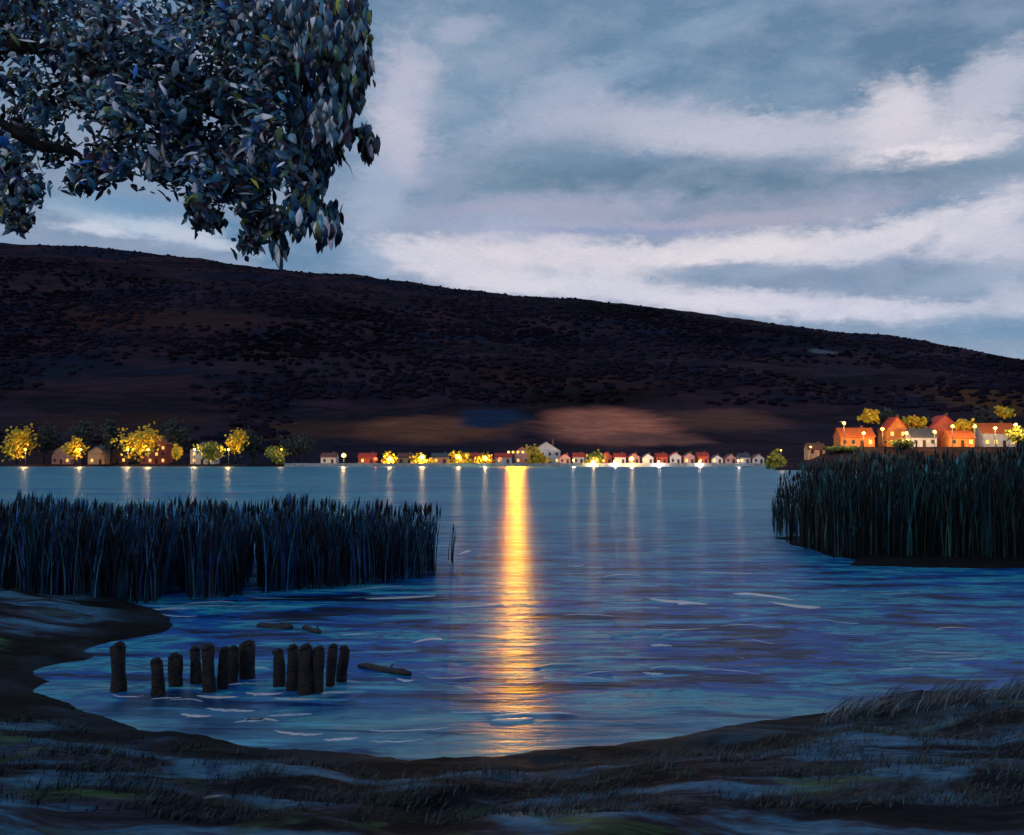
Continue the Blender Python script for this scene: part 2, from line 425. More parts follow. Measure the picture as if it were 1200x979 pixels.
REED = [(0, (.004, .005, .008)), (.30, (.005, .010, .030)), (.42, (.010, .050, .190)), (.56, (.008, .050, .080)), (.70, (.022, .11, .17)), (.80, (.012, .011, .014)), (.86, (.03, .11, .18)), (.94, (.030, .022, .030)), (.97, (.05, .28, .62))]
M_REED = m_island('reed', REED, .55, .2, ns=1.7, var=1.0)
REED2 = [(0, (.004, .005, .006)), (.34, (.006, .010, .014)), (.50, (.012, .034, .048)), (.66, (.014, .085, .10)), (.82, (.014, .012, .012)), (.91, (.04, .17, .19)), (.98, (.10, .12, .14))]
M_REED2 = m_island('reed_dark', REED2, .55, .2, ns=1.3, var=1.0)
def regL():
    while 1:
        px = U(-260, 532); py = U(655, 712)
        edge = lerp_pts([(-300, 704), (0, 706), (200, 708), (330, 694), (420, 688), (500, 678), (532, 664)], px)
        if py < edge and noise.noise(Vector((px * .022, py * .03, 2))) > -.22: return px, py
def hL(px, py):
    top = lerp_pts([(-300, 585), (0, 588), (40, 584), (150, 592), (240, 587), (300, 592), (340, 582), (400, 592), (470, 590), (510, 598), (535, 618)], px) + 16 * noise.noise(Vector((px * .045, 1, 0))) + 8 * noise.noise(Vector((px * .2, 4, 0)))
    g = gnd(px, py); return max(.5, (at(px, top, g.y).z))
tag(reed_mesh(regL, 8800, hL, .032, .2).build('reed_bed', M_REED, smooth=True), 'long dark blue reed bed standing in the water on the left', 'reeds', kind='stuff')
def regR():
    while 1:
        px = U(905, 1500); py = U(600, 662)
        if py < lerp_pts([(900, 625), (930, 640), (980, 655), (1500, 665)], px) and (px > 940 or R() < .5): return px, py
def hR(px, py):
    top = lerp_pts([(900, 585), (915, 560), (940, 543), (980, 534), (1100, 528), (1200, 524), (1500, 515)], px) + 14 * noise.noise(Vector((px * .04, 7, 0))) + 7 * noise.noise(Vector((px * .17, 2, 0)))
    g = gnd(px, py); return max(.6, (at(px, top, g.y).z))
tag(reed_mesh(regR, 8800, hR, .042, .15).build('reed_bed', M_REED2, smooth=True), 'tall near-black reed bed on the right below the orange-roofed houses', 'reeds', kind='stuff')
# small mud shelf under the right reeds
mb = MB()
v, f = grid(steps([(8.4, .5), (60, 1)]), steps([(28, .5), (48, 1)]), lambda x, y: .12 - .45 * smooth(0, 2.2, max(33.2 + .9 * noise.noise(Vector((x * .3, 0, 0))) - y, y - 44, 12.2 + .8 * noise.noise(Vector((0, y * .5, 0))) - x)) + .04 * noise.noise(Vector((x, y, 0))))
mb.add(v, f)
M_MUD = m_plain('wet_mud', (.003, .003, .004), (.008, .008, .010), 1.5, .8, .1, .6)
tag(mb.build('mud_bank', M_MUD), kind='structure')

# grasses on the near bank
mb = MB()
def blade(x, y, h, w, az, bend):
    z = bank_z(x, y) - .02; d = Vector((cos(az), sin(az), 0)); sd = Vector((-sin(az), cos(az), 0)); vs = []
    for k in (0, .3, .6, .85, 1):
        q = Vector((x, y, z)) + d * bend * h * k * k + Vector((0, 0, h * (k - .35 * bend * k * k))); ww = w * (1 - k ** 2) + .0008
        vs += [q - sd * ww, q + sd * ww]
    mb.add(vs, [(i * 2, i * 2 + 1, i * 2 + 3, i * 2 + 2) for i in range(4)])
cl = 0
while cl < 1900:
    px = U(-30, 1230); py = 815 + 170 * R(); g = gnd(px, py, .3)
    d = sdist(g.x, g.y)
    if d < .8: continue
    if noise.noise(Vector((g.x * .8, g.y * 1.2, 3))) < .02 and R() < .85: continue
    a0 = U(-.4, .6)
    for _ in range(int(U(5, 11))):
        blade(g.x + U(-.12, .12), g.y + U(-.1, .1), U(.05, .15), U(.003, .006), a0 + U(-1, 1), U(.3, 1.1))
    cl += 1
GR = [(0, (.003, .004, .006)), (.4, (.006, .015, .027)), (.65, (.012, .040, .060)), (.82, (.024, .050, .022)), (.92, (.014, .012, .016)), (.975, (.06, .10, .13))]
M_GRASS = m_island('bank_grass', GR, .5, .4, ns=3)
tag(mb.build('grass', M_GRASS), 'short dark tufty grass on the near bank', 'grass', kind='stuff')
mb = MB()
cl = 0
while cl < 90:
    px = U(960, 1260); py = lerp_pts([(960, 842), (1010, 828), (1100, 822), (1260, 822)], px) + U(-3, 20); g = gnd(px, py, .1)
    if sdist(g.x, g.y) < .02: continue
    for _ in range(14):
        blade(g.x + U(-.1, .1), g.y + U(-.1, .1), U(.16, .42), U(.004, .008), U(-.5, .5), U(.4, 1.2))
    cl += 1
M_SEDGE = m_island('sedge', [(0, (.004, .005, .008)), (.35, (.012, .03, .05)), (.6, (.03, .09, .13)), (.85, (.12, .22, .30)), (.95, (.3, .36, .42))], .5, .4, ns=3)
tag(mb.build('sedge', M_SEDGE), 'curving blue-grey sedge blades along the water edge at the right', 'sedge', kind='stuff')

# ------------------------------------------------------------------ old posts in the shallows
M_POST = m_plain('old_wood', (.002, .0015, .002), (.022, .014, .014), 7, .6, .4, .9, 30)
posts = [(138, 758, 812, 17, 'lone dark post furthest left, apart from the others'),
         (187, 776, 816, 15, 'short post second from the left in the row'),
         (209, 770, 806, 16, 'short leaning post third from the left in the row'),
         (231, 762, 803, 13, 'slim post fourth from the left in the row'),
         (245, 760, 813, 15, 'tall post fifth from the left in the row'),
         (260, 763, 809, 13, 'slim post sixth from the left in the row'),
         (273, 761, 801, 11, 'thinnest post seventh from the left, close beside a thick short one'),
         (290, 756, 797, 18, 'thick short post just left of the wide gap in the row'),
         (330, 765, 806, 13, 'slim near-black post just right of the wide gap in the row'),
         (343, 760, 811, 13, 'slim tall post left of the thickest post'),
         (357, 760, 815, 17, 'thickest and tallest post in the right half of the row'),
         (372, 762, 814, 14, 'tall black post third from the right end of the row'),
         (385, 759, 806, 11, 'narrow post second from the right end of the row'),
         (398, 761, 801, 12, 'rightmost shorter post of the row')]
for px, yt, yb, w, lab in posts:
    w *= 1.03
    g = gnd(px, yb - 2); sc = g.y / F; top = at(px, yt, g.y).z; r = w * sc / 2
    mb = MB(); n = 7; lx = U(-.10, .10); pts = []; rs = []
    for i in range(n):
        k = i / (n - 1); pts.append((lx * k + .01 * sin(k * 5 + px), .02 * k, -.5 + (top + .5) * k)); rs.append(r * (1.14 - .22 * k + .10 * sin(k * 7 + px)))
    mb.tube(pts, rs, 14, .22)
    root = empty('wooden_post', (g.x, g.y, 0), 'weathered wooden post: ' + lab, 'post', 'old wooden posts standing in the shallows')
    mb.build('shaft', M_POST, root)
    mc = MB(); mc.tube([(lx, .02, top - .004), (lx - r * .05, .02, top + .02), (lx - r * .15, .03, top + .05)], [r * .92, r * .82, r * .55], 11, .5)
    mc.build('broken_top', M_POST, root)

# floating logs
M_LOG = m_plain('wet_log', (.003, .003, .004), (.012, .010, .010), 8, .4, .5, .7, 25)
for px, py, L, w, ang, lab in [(322, 736, 44, 9, 1, 'longer of the two black logs floating end to end above the posts'), (365, 740, 26, 8, 3, 'short black log floating just right of a longer one above the posts'),
                               (450, 787, 66, 10, 5, 'longest black log floating alone to the right of the posts')]:
    g = gnd(px, py); sc = g.y / F; mb = MB(); n = 8
    pts = [((i / (n - 1) - .5) * L * sc, -(i / (n - 1) - .5) * ang * sc * g.y / HC * 2, .015 + .015 * sin(i * 1.3)) for i in range(n)]
    mb.tube(pts, [w * sc * .5 * (0.55 if i in (0, n - 1) else 1) for i in range(n)], 9, .3, .8)
    o = mb.build('floating_log', M_LOG, loc=(g.x, g.y, .01)); tag(o, lab, 'log', 'logs floating near the posts')
    st = MB(); st.tube([(.1, 0, .02), (.13, -.02, .09), (.17, -.03, .12)], [.018, .014, .007], 6, .2); st.build('branch_stub', M_LOG, o)
# driftwood stick on the bank
g = gnd(250, 933, .45); mb = MB(); gz = bank_z(g.x, g.y)
mb.tube([(-.09, -.01, .02), (-.03, .0, .03), (.04, .01, .035), (.1, .02, .03)], [.008, .014, .012, .006], 7, .3)
tag(mb.build('stick', m_plain('bleached_wood', (.12, .13, .16), (.3, .3, .34), 20, .6), loc=(g.x, g.y, gz)), 'small pale driftwood stick lying on the near bank at the lower left', 'stick')

# ------------------------------------------------------------------ overhanging tree
tree = empty('overhanging_tree', (-6.6, 10.2, bank_z(-6.6, 10.2)), 'big dark blue-green tree whose leafy boughs hang into the sky at the upper left', 'tree')
T0 = tree.location.copy()
M_BARK = m_plain('bark', (.012, .009, .010), (.04, .03, .032), 6, .8, .2, .9, 22)
mb = MB()
tp = [(0, 0, -.3), (.05, 0, .8), (-.1, .1, 2.2), (.1, 0, 3.6), (.3, -.1, 5.0), (.45, -.1, 6.6)]
mb.tube(tp, [.48, .36, .31, .27, .22, .15], 12, .1); mb.build('trunk', M_BARK, tree)
def limb(pts, r0, r1, kids=()):
    mb = MB(); P = [Vector(q) for q in pts]; out = []
    # resample with slight wander
    n = 9; r0 *= .75; r1 *= .75
    for i in range(n):
        t = i / (n - 1) * (len(P) - 1); k = min(int(t), len(P) - 2); fr = t - k
        a, b2 = P[k], P[k + 1]; q = a.lerp(b2, fr) + Vector((0, 0, .12 * sin(fr * pi))) + .05 * rnd_dir(); out.append(q)
    mb.tube(out, [r0 + (r1 - r0) * i / (n - 1) for i in range(n)], 8, .15)
    for _ in range(9):
        i = random.randrange(3, n); q = out[i]; d = (rnd_dir() + Vector((.4, 0, -.7))).normalized(); L = U(.08, .2)
        mb.tube([q, q + d * L * .5 + Vector((0, 0, .03)), q + d * L], [r1 * .5, r1 * .3, r1 * .1], 5, .2)
    mb.build('limb', M_BARK, tree)
def loc(px, py, Y): return at(px, py, Y) - T0
limb([tp[3], loc(-60, 150, 9.6), loc(60, 175, 9.2), loc(105, 215, 9.0)], .13, .02)
limb([tp[4], loc(-20, 60, 10), loc(150, 90, 9.6), loc(260, 190, 9.2), loc(325, 290, 9.0)], .15, .02)
limb([tp[4], loc(60, -60, 10.4), loc(260, 20, 10), loc(360, 90, 9.6), loc(410, 190, 9.3)], .14, .02)
limb([tp[5], loc(150, -160, 10), loc(330, -60, 9.8), loc(425, 40, 9.5)], .12, .02)
limb([tp[3], loc(-120, 190, 10.3), loc(-20, 225, 10.2), loc(30, 262, 10)], .10, .02)
mb = MB()
# bough clumps (pixel centre, half sizes, count, hang) each given its own depth and thickness
CL = [(40, 40, 60, 50, 560, .3), (130, 30, 60, 45, 620, .3), (215, 40, 55, 50, 640, .3), (300, 40, 55, 55, 680, .4), (370, 40, 45, 50, 560, .8), (408, 60, 26, 50, 330, 1), (408, 8, 28, 30, 220, 1),
      (60, 110, 60, 40, 300, .3), (25, 180, 30, 50, 260, .5), (150, 110, 55, 45, 560, .2), (230, 120, 50, 50, 640, .2), (310, 120, 45, 50, 640, .3), (375, 130, 35, 50, 380, 1), (414, 130, 18, 34, 150, 1), (427, 172, 13, 18, 70, 1),
      (140, 180, 45, 34, 320, .2), (205, 185, 40, 36, 420, .2), (270, 190, 45, 42, 560, .3), (335, 190, 36, 44, 440, .6), (380, 190, 22, 50, 220, 1), (385, 250, 17, 28, 120, 1), (355, 240, 22, 34, 170, 1),
      (235, 238, 26, 28, 170, .5), (280, 245, 32, 26, 260, .5), (310, 270, 26, 22, 180, .6), (328, 295, 10, 17, 60, .8), (25, 235, 28, 32, 240, .6), (12, 262, 22, 22, 160, .7), (95, 205, 24, 26, 90, .4), (70, 165, 34, 30, 90, .3),
      (-60, 60, 60, 80, 400, .3), (-60, 190, 50, 80, 360, .4), (-160, 0, 90, 110, 450, .3), (60, -70, 120, 60, 420, .3), (240, -70, 110, 55, 420, .3), (370, -50, 60, 45, 200, .6), (-140, -150, 120, 80, 300, .3), (100, -180, 160, 70, 350, .3)]
for cx, cy, rx, ry, n, hang in CL:
    Y0 = 9.6 + .7 * noise.noise(Vector((cx * .01, cy * .01, 0))); 
    subs = [(cx + rx * .75 * U(-1, 1), cy + ry * .75 * U(-1, 1), Y0 + U(-1.1, 1.1)) for _ in range(max(3, int(n / 34)))]
    for _ in range(int(n * 1.5)):
        sx, sy, sY = random.choice(subs)
        px = sx + random.gauss(0, .27) * rx; py = sy + random.gauss(0, .27) * ry
        q = at(px, py, sY + random.gauss(0, .28))
        if hang > .75:
            ax = Vector((U(-.25, .25), U(-.3, .3), -1)); L, W = U(.09, .20), U(.038, .080)
        else:
            ax = Vector((U(-1, 1), U(-.7, .7), U(-.75, .3) - hang * .8)); L, W = U(.06, .18), U(.034, .078)
        nr = Vector((U(-.6, .6), -U(.2, 1), U(.1, 1)))
        mb.dab(q - T0, ax, nr, L, W, U(0, .5))
CR = [(0, (.007, .005, .010)), (.20, (.012, .030, .12)), (.27, (.020, .085, .16)), (.44, (.050, .17, .26)), (.58, (.13, .25, .34)), (.68, (.045, .020, .034)), (.76, (.040, .12, .070)), (.82, (.13, .19, .06)), (.85, (.02, .12, .40)), (.87, (.42, .50, .58)), (.905, (.85, .80, .86)), (.985, (.35, .35, .04))]  # palest lilac and white stops paint sky glints as leaf colour
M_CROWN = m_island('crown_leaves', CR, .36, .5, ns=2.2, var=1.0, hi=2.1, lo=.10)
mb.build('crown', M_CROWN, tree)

# ------------------------------------------------------------------ far village
def glow_mat(name, col, s):
    m, nt, b = new_mat(name)
    nt.l.new(nt.ramp(nt.noise(pos(nt), 2), [(.3, tuple(x * .8 for x in col)), (.7, col)]), b.inputs['Emission Color'])
    b.inputs['Base Color'].default_value = (*col, 1)
    b.inputs['Emission Strength'].default_value = s; return m
M_LAMP = glow_mat('lamp_glass', (1, .62, .10), 2.2)
M_LAMPR = glow_mat('red_lamp_glass', (1, .12, .04), 1.8)
M_WIN = glow_mat('lit_window', (1, .55, .12), 1.4)
M_IRON = m_plain('lamp_iron', (.02, .02, .02), (.04, .04, .045), 3, .5, .5, 0)
M_DOOR = m_plain('door_wood', (.05, .025, .015), (.09, .045, .03), 3, .6, .3, 0)
M_ROOFK = {'orange': m_plain('orange_tiles', (.55, .10, .025), (.75, .17, .04), 1.2, .7, .3, .5), 'red': m_plain('red_tiles', (.5, .05, .03), (.68, .09, .05), 1.2, .7, .3, .5),
           'slate': m_plain('slate', (.05, .055, .07), (.10, .10, .12), 1.2, .6, .4, .5), 'brown': m_plain('brown_tiles', (.14, .06, .04), (.22, .10, .07), 1.2, .7, .3, .5)}
M_WALLK = {'pink': m_plain('pink_render', (.55, .27, .25), (.72, .40, .36), .8, .8, .3, .3), 'white': m_plain('white_render', (.62, .58, .58), (.78, .74, .74), .8, .8, .3, .3),
           'orange': m_plain('orange_render', (.65, .18, .05), (.8, .28, .08), .8, .8, .3, .3), 'red': m_plain('red_render', (.55, .10, .06), (.7, .16, .10), .8, .8, .3, .3),
           'yellow': m_plain('yellow_render', (.65, .42, .06), (.8, .55, .10), .8, .8, .3, .3), 'brown': m_plain('brown_render', (.18, .09, .07), (.28, .15, .11), .8, .8, .3, .3),
           'lilac': m_plain('lilac_render', (.42, .40, .52), (.58, .55, .66), .8, .8, .3, .3), 'peach': m_plain('peach_render', (.62, .34, .20), (.75, .46, .3), .8, .8, .3, .3)}
def house(px, Y, w, h, dep, wall, roof, label, group=None, rh=None, z=None, rz=0, side=False):
    x = (px - 600) / F * Y
    if z is None: z = far_z(x, Y)
    root = empty('house', (x, Y + dep / 2, z), label, 'house', group, rz)
    mb = MB(); e = h; rh = rh or w * .32
    if side:   # ridge along x
        prof = [(-w / 2, e), (w / 2, e)]
        mb.box((0, 0, e / 2 - .5), (w, dep, e + 1))
        mb.add([(-w / 2, -dep / 2, e), (-w / 2, dep / 2, e), (-w / 2, 0, e + rh), (w / 2, -dep / 2, e), (w / 2, dep / 2, e), (w / 2, 0, e + rh)], [(0, 2, 1), (3, 4, 5)])
        rf = MB(); o_ = .35; t = .22
        for s in (-1, 1):
            a = Vector((0, s * (dep / 2 + o_), e - o_ * rh / (dep / 2))); b_ = Vector((0, 0, e + rh + .05))
            vs = [Vector((xx, q.y, q.z + dz)) for xx in (-w / 2 - .3, w / 2 + .3) for q in (a, b_) for dz in (.02, t)]
            rf.add(vs, [(0, 1, 3, 2), (4, 6, 7, 5), (0, 4, 5, 1), (2, 3, 7, 6), (1, 5, 7, 3), (0, 2, 6, 4)])
    else:      # gable to the lake
        mb.box((0, 0, e / 2 - .5), (w, dep, e + 1))
        mb.add([(-w / 2, -dep / 2, e), (w / 2, -dep / 2, e), (0, -dep / 2, e + rh), (-w / 2, dep / 2, e), (w / 2, dep / 2, e), (0, dep / 2, e + rh)], [(0, 1, 2), (4, 3, 5)])
        rf = MB(); o_ = .3; t = .22
        for s in (-1, 1):
            a = Vector((s * (w / 2 + o_), 0, e - o_ * rh / (w / 2))); b_ = Vector((0, 0, e + rh + .05))
            vs = [Vector((q.x, yy, q.z + dz)) for yy in (-dep / 2 - .3, dep / 2 + .3) for q in (a, b_) for dz in (.02, t)]
            rf.add(vs, [(0, 2, 3, 1), (4, 5, 7, 6), (0, 1, 5, 4), (2, 6, 7, 3), (1, 3, 7, 5), (0, 4, 6, 2)])
    mb.build('wall', M_WALLK[wall], root, False)
    ro = rf.build('roof', M_ROOFK[roof], root, False)
    ch = MB(); ch.box((w * .25, dep * .1, e + rh * .75), (.7, .7, rh * .9 + .8)); ch.build('chimney', M_WALLK['brown'], ro, False)
    nw = max(2, int(w / 2.6)); floors = max(1, int(h / 2.7))
    for fl in range(floors):
        for k in range(nw):
            xx = (k + .5) / nw * w - w / 2; zz = fl * 2.7 + 1.6
            if fl == 0 and k == nw // 2: continue
            m1 = MB(); m1.box((xx, -dep / 2 - .01, zz), (1.0, .08, 1.25)); wo = m1.build('window', M_WIN if R() < .5 else M_IRON, root, False)
            m2 = MB(); m2.box((xx, -dep / 2 - .06, zz - .72), (1.25, .18, .12)); m2.build('sill', M_WALLK['white'], wo, False)
    xx = (nw // 2 + .5) / nw * w - w / 2
    m1 = MB(); m1.box((xx, -dep / 2 - .01, 1.05), (1.0, .1, 2.1)); m1.build('door', M_DOOR, root, False)
    return root
LIGHTS = []
def lamp(px, py, Y, label, power=1500, r=.9, red=False, arm=False, z0=None, group='street lamps along the far shore', col=(1, .62, .22)):
    q = at(px, py, Y); z = far_z(q.x, Y) if z0 is None else z0
    q.z = max(q.z, z + 2.0); H = q.z - z
    root = empty('street_lamp', (q.x, Y, z), label, 'street lamp', group)
    mb = MB(); mb.tube([(0, 0, -.2), (0, 0, .5), (0, 0, H - r * .6)], [.2, .12, .09], 8)
    if arm: mb.tube([(0, 0, H - .4), (-.9, 0, H + .5), (-2.0, 0, H + .3)], [.1, .09, .08], 6)
    mb.build('pole', M_IRON, root)
    mb = MB(); mb.ball((0, 0, H), r, 12, 8, (1, 1, .9)); mb.build('lamp_globe', M_LAMPR if red else M_LAMP, root)
    mb = MB(); mb.tube([(0, 0, H + r * .82), (0, 0, H + r * 1.05), (0, 0, H + r * 1.25)], [r * .7, r * .5, r * .1], 10); mb.build('cap', M_IRON, root)
    if power:
        ld = bpy.data.lights.new('lamp_light', 'POINT'); ld.energy = power; ld.color = (1, .10, .03) if red else col; ld.shadow_soft_size = .5
        lo = bpy.data.objects.new('lamp_light', ld); COL.objects.link(lo); lo.parent = root; lo.location = (0, -r - .55, H)
    return root
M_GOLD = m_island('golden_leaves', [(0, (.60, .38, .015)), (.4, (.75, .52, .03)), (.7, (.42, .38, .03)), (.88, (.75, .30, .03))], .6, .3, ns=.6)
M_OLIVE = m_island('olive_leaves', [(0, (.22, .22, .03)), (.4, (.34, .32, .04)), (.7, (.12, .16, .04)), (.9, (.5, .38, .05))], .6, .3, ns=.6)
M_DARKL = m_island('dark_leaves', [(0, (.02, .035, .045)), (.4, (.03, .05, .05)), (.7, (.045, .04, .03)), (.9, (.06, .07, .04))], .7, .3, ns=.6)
def gtree(px, py, rw, rh, Y, mat, label, group='trees along the far shore', n=420, name='shore_tree'):
    n = int(n * 1.5)
    q = at(px, py, Y); sc = Y / F; rw *= sc * 1.12; rh *= sc * 1.12; z = far_z(q.x, Y)
    root = empty(name, (q.x, Y, z), label, 'tree', group); cz = q.z - z
    mb = MB(); mb.tube([(0, 0, -.3), (.1, 0, max(.6, cz * .4)), (0, 0, cz)], [.38, .28, .12], 8, .1)
    for k in range(4):
        a = k * 1.6 + R(); mb.tube([(0, 0, cz * .5), (cos(a) * rw * .4, sin(a) * rw * .4, cz), (cos(a) * rw * .6, sin(a) * rw * .6, cz + rh * .4)], [.14, .09, .04], 5)
    mb.build('trunk', M_BARK, root)
    mb = MB(); subs = []
    for _ in range(11):
        d = rnd_dir() * U(.2, .72); subs.append(Vector((d.x * rw, d.y * rw, cz + d.z * rh)))
    for _ in range(n):
        s_ = random.choice(subs); q2 = s_ + Vector((random.gauss(0, .2) * rw, random.gauss(0, .2) * rw, random.gauss(0, .2) * rh))
        if q2.z < .25: q2.z = .25 + R() * .6
        mb.dab(q2, rnd_dir(), Vector((U(-.6, .6), -1, U(0, 1))), U(.9, 1.9), U(.7, 1.3), .3)
    mb.build('crown', mat, root)
    return root
G = 'golden lamplit trees on the left of the far shore'
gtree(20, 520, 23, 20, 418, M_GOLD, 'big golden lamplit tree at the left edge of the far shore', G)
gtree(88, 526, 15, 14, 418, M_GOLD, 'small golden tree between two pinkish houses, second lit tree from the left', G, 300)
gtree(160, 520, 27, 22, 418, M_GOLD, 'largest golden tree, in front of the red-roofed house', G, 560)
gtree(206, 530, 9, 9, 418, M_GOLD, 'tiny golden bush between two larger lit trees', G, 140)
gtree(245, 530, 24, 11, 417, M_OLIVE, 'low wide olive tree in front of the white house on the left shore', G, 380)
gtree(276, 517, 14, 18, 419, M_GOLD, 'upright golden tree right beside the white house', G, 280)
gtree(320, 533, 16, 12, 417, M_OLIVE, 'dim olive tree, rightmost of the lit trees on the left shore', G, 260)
for px, py, rw, rh, lab in [(52, 516, 18, 22, 'dark tree between the leftmost golden tree and a pink house'), (97, 505, 16, 16, 'dark teal tree rising behind the small golden tree'), (207, 508, 18, 20, 'dark tree just right of the red-roofed house'),
                            (130, 510, 11, 20, 'slim dark tree left of the largest golden tree'), (350, 522, 22, 14, 'dark low tree right of the dim olive tree'), (296, 518, 14, 18, 'dark tree between the upright golden tree and the dim olive one')]:
    gtree(px, py, rw, rh, 428, M_DARKL, lab, 'dark trees on the left of the far shore', 300)
HG = 'houses on the left of the far shore'
house(72, 430, 8, 5, 8, 'pink', 'brown', 'narrow pink house just left of the small golden tree', HG)
house(113, 428, 7, 5.2, 8, 'peach', 'slate', 'peach house just right of the small golden tree', HG)
house(180, 434, 11, 8.5, 9, 'red', 'orange', 'tall house with a red-orange roof above the largest golden tree', HG)
house(237, 428, 10, 6, 9, 'white', 'slate', 'white house behind the low olive tree', HG)
house(138, 436, 8, 4.6, 8, 'brown', 'brown', 'brown house half hidden behind the largest golden tree', HG)
# central promenade
M_QUAY = m_plain('quay_stone', (.34, .30, .28), (.55, .50, .48), .7, .8, .3, .4)
qa = MB(); x0 = (335 - 600) / F * 413; x1 = (900 - 600) / F * 411
n = 60
for i in range(n):
    xa = x0 + (x1 - x0) * i / n; xb = x0 + (x1 - x0) * (i + 1) / n; ya = shore((xa + xb) / 2) - .4
    qa.box(((xa + xb) / 2, ya, .28), (xb - xa - .04, 1.4, 2.2 + .1 * R()))
tag(qa.build('quay_wall', M_QUAY, smooth=False), 'long low pale stone quay wall along the village waterfront', 'wall')
LP = [(403, 534, 'yellow lamp at the left end of the quay'), (457, 538, 'second quay lamp from the left, left of the tall hedge gap'), (495, 536, 'third quay lamp from the left'), (537, 536, 'fourth quay lamp from the left'),
      (569, 537, 'fifth quay lamp from the left, nearest the bright floodlight on its left side'), (695, 543, 'lone quay lamp right of the floodlight, before the pink houses'), (740, 538, 'quay lamp before the middle of the waterside row of houses')]
for i, (px, py, lab) in enumerate(LP):
    lamp(px, py, 414, lab, 4500, 1.0 if i not in (1, 2, 3, 4) else 1.2)
for px, rw, rh, lab in [(457, 13, 9, 'small golden tree beside the second quay lamp'), (495, 15, 9, 'wide golden tree beside the third quay lamp'), (537, 14, 9, 'golden tree beside the fourth quay lamp'), (568, 13, 9, 'golden tree left of the floodlight'),
                        (628, 13, 13, 'brightest golden tree, right beside the floodlight'), (697, 14, 10, 'golden-green tree below the brown field, left of the pink houses')]:
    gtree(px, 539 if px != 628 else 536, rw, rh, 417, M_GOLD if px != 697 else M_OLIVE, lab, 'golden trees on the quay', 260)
CH = 'small houses behind the quay left of the floodlight'
for px, w, wl, rf, lab in [(385, 8, 'white', 'brown', 'white house behind the leftmost quay lamp'), (430, 9, 'red', 'red', 'red house between the first two quay lamps'), (475, 8, 'peach', 'brown', 'peach house between the second and third quay lamps'),
                           (516, 9, 'pink', 'slate', 'pink house between the third and fourth quay lamps'), (553, 8, 'peach', 'red', 'peach house with a red roof between the fourth and fifth quay lamps'), (590, 9, 'white', 'red', 'white house with a red roof just left of the floodlight')]:
    house(px, 422, w * .8, 3.0, 7, wl, rf, lab, CH, side=True, rh=1.5)
house(640, 424, 12, 5.6, 9, 'white', 'slate', 'tallest white gabled house behind the brightest golden tree')
house(612, 424, 7, 5, 8, 'pink', 'red', 'pink gabled house directly behind the floodlight')
RG = 'waterside row of small houses right of the floodlight'
names = [('pink', 'red'), ('white', 'red'), ('pink', 'brown'), ('red', 'red'), ('white', 'red'), ('pink', 'red'), ('white', 'slate'), ('red', 'red'), ('white', 'red'), ('pink', 'brown'), ('red', 'red'), ('white', 'slate'), ('pink', 'brown'), ('lilac', 'slate'), ('white', 'brown')]
ordn = ['first', 'second', 'third', 'fourth', 'fifth', 'sixth', 'seventh', 'middle, eighth', 'ninth', 'tenth', 'eleventh', 'twelfth', 'thirteenth', 'fourteenth', 'last, rightmost']
for i, (wl, rf) in enumerate(names):
    px = 662 + i * 16.2
    hh = 2.6 + .8 * R() - (.5 if i > 10 else 0)
    house(px, 419 + 3 * R(), 4.6, hh, 6, wl, rf, f'small {wl} house with {rf} roof, {ordn[i]} house from the left in the waterside row', RG, rh=1.5, side=(i % 3 == 1))
for px, lab in [(672, 'low lamp between the first houses of the waterside row'), (720, 'low lamp before the fourth house of the waterside row'), (772, 'low lamp before the eighth house of the waterside row'), (820, 'low lamp before the eleventh house of the waterside row'), (865, 'low lamp near the right end of the waterside row')]:
    lamp(px, 541, 414.5, lab, 2000, .45, col=(1, .72, .55))
for px, lab in [(440, 'red lamp before the red quay house'), (586, 'red lamp just left of the floodlight')]:
    lamp(px, 538, 413.6, lab, 500, .8, red=True)
# lamps lighting the left trees
for px, lab in [(30, 'street lamp in front of the leftmost golden tree'), (94, 'street lamp in front of the small golden tree'), (150, 'street lamp in front of the largest golden tree, left side'), (174, 'street lamp in front of the largest golden tree, right side'),
                (228, 'street lamp in front of the white house'), (268, 'street lamp in front of the upright golden tree'), (330, 'street lamp beside the dim olive tree')]:
    lamp(px, 527, 410.5 if 0 else 414.5 - (2 if px < 60 else 0), lab, 2600 if px < 300 else 600, .42, z0=.5)
# floodlight mast that throws the long reflection down the lake
fx = (603 - 600) / F * 412
fl = empty('floodlight_mast', (fx, 412.6, .9), 'bright floodlight mast on the quay above the golden reflection', 'floodlight')
mb = MB(); mb.tube([(0, 0, -1.2), (0, 0, 2), (0, 0, 4.6)], [.25, .18, .14], 8); mb.box((.5, 0, 4.6), (6.6, .25, .25)); mb.build('mast', M_IRON, fl)
for k, (dx, colr) in enumerate([(-2.4, (1, .20, .0)), (-.6, (1, .46, .0)), (1.4, (1, .50, .0)), (3.4, (1, .32, .0))]):
    mb = MB(); mb.tube([(dx, .25, 4.9), (dx, -.25, 4.95), (dx, -.5, 5.0)], [.3, .5, .6], 12); hd = mb.build('lamp_head', M_IRON, fl)
    mb = MB(); mb.ball((dx, -.55, 5.0), .52, 12, 8, (1, .35, 1)); mb.build('lens', M_LAMP, hd)
    ld = bpy.data.lights.new('flood_light', 'SPOT'); ld.energy = (30000, 56000, 56000, 25000)[k]; ld.color = colr; ld.spot_size = radians(80); ld.spot_blend = .6; ld.shadow_soft_size = .6
    lo = bpy.data.objects.new('flood_light', ld); COL.objects.link(lo); lo.parent = fl; lo.location = (dx, -.95, 5.0); lo.rotation_euler = (radians(84), 0, pi)

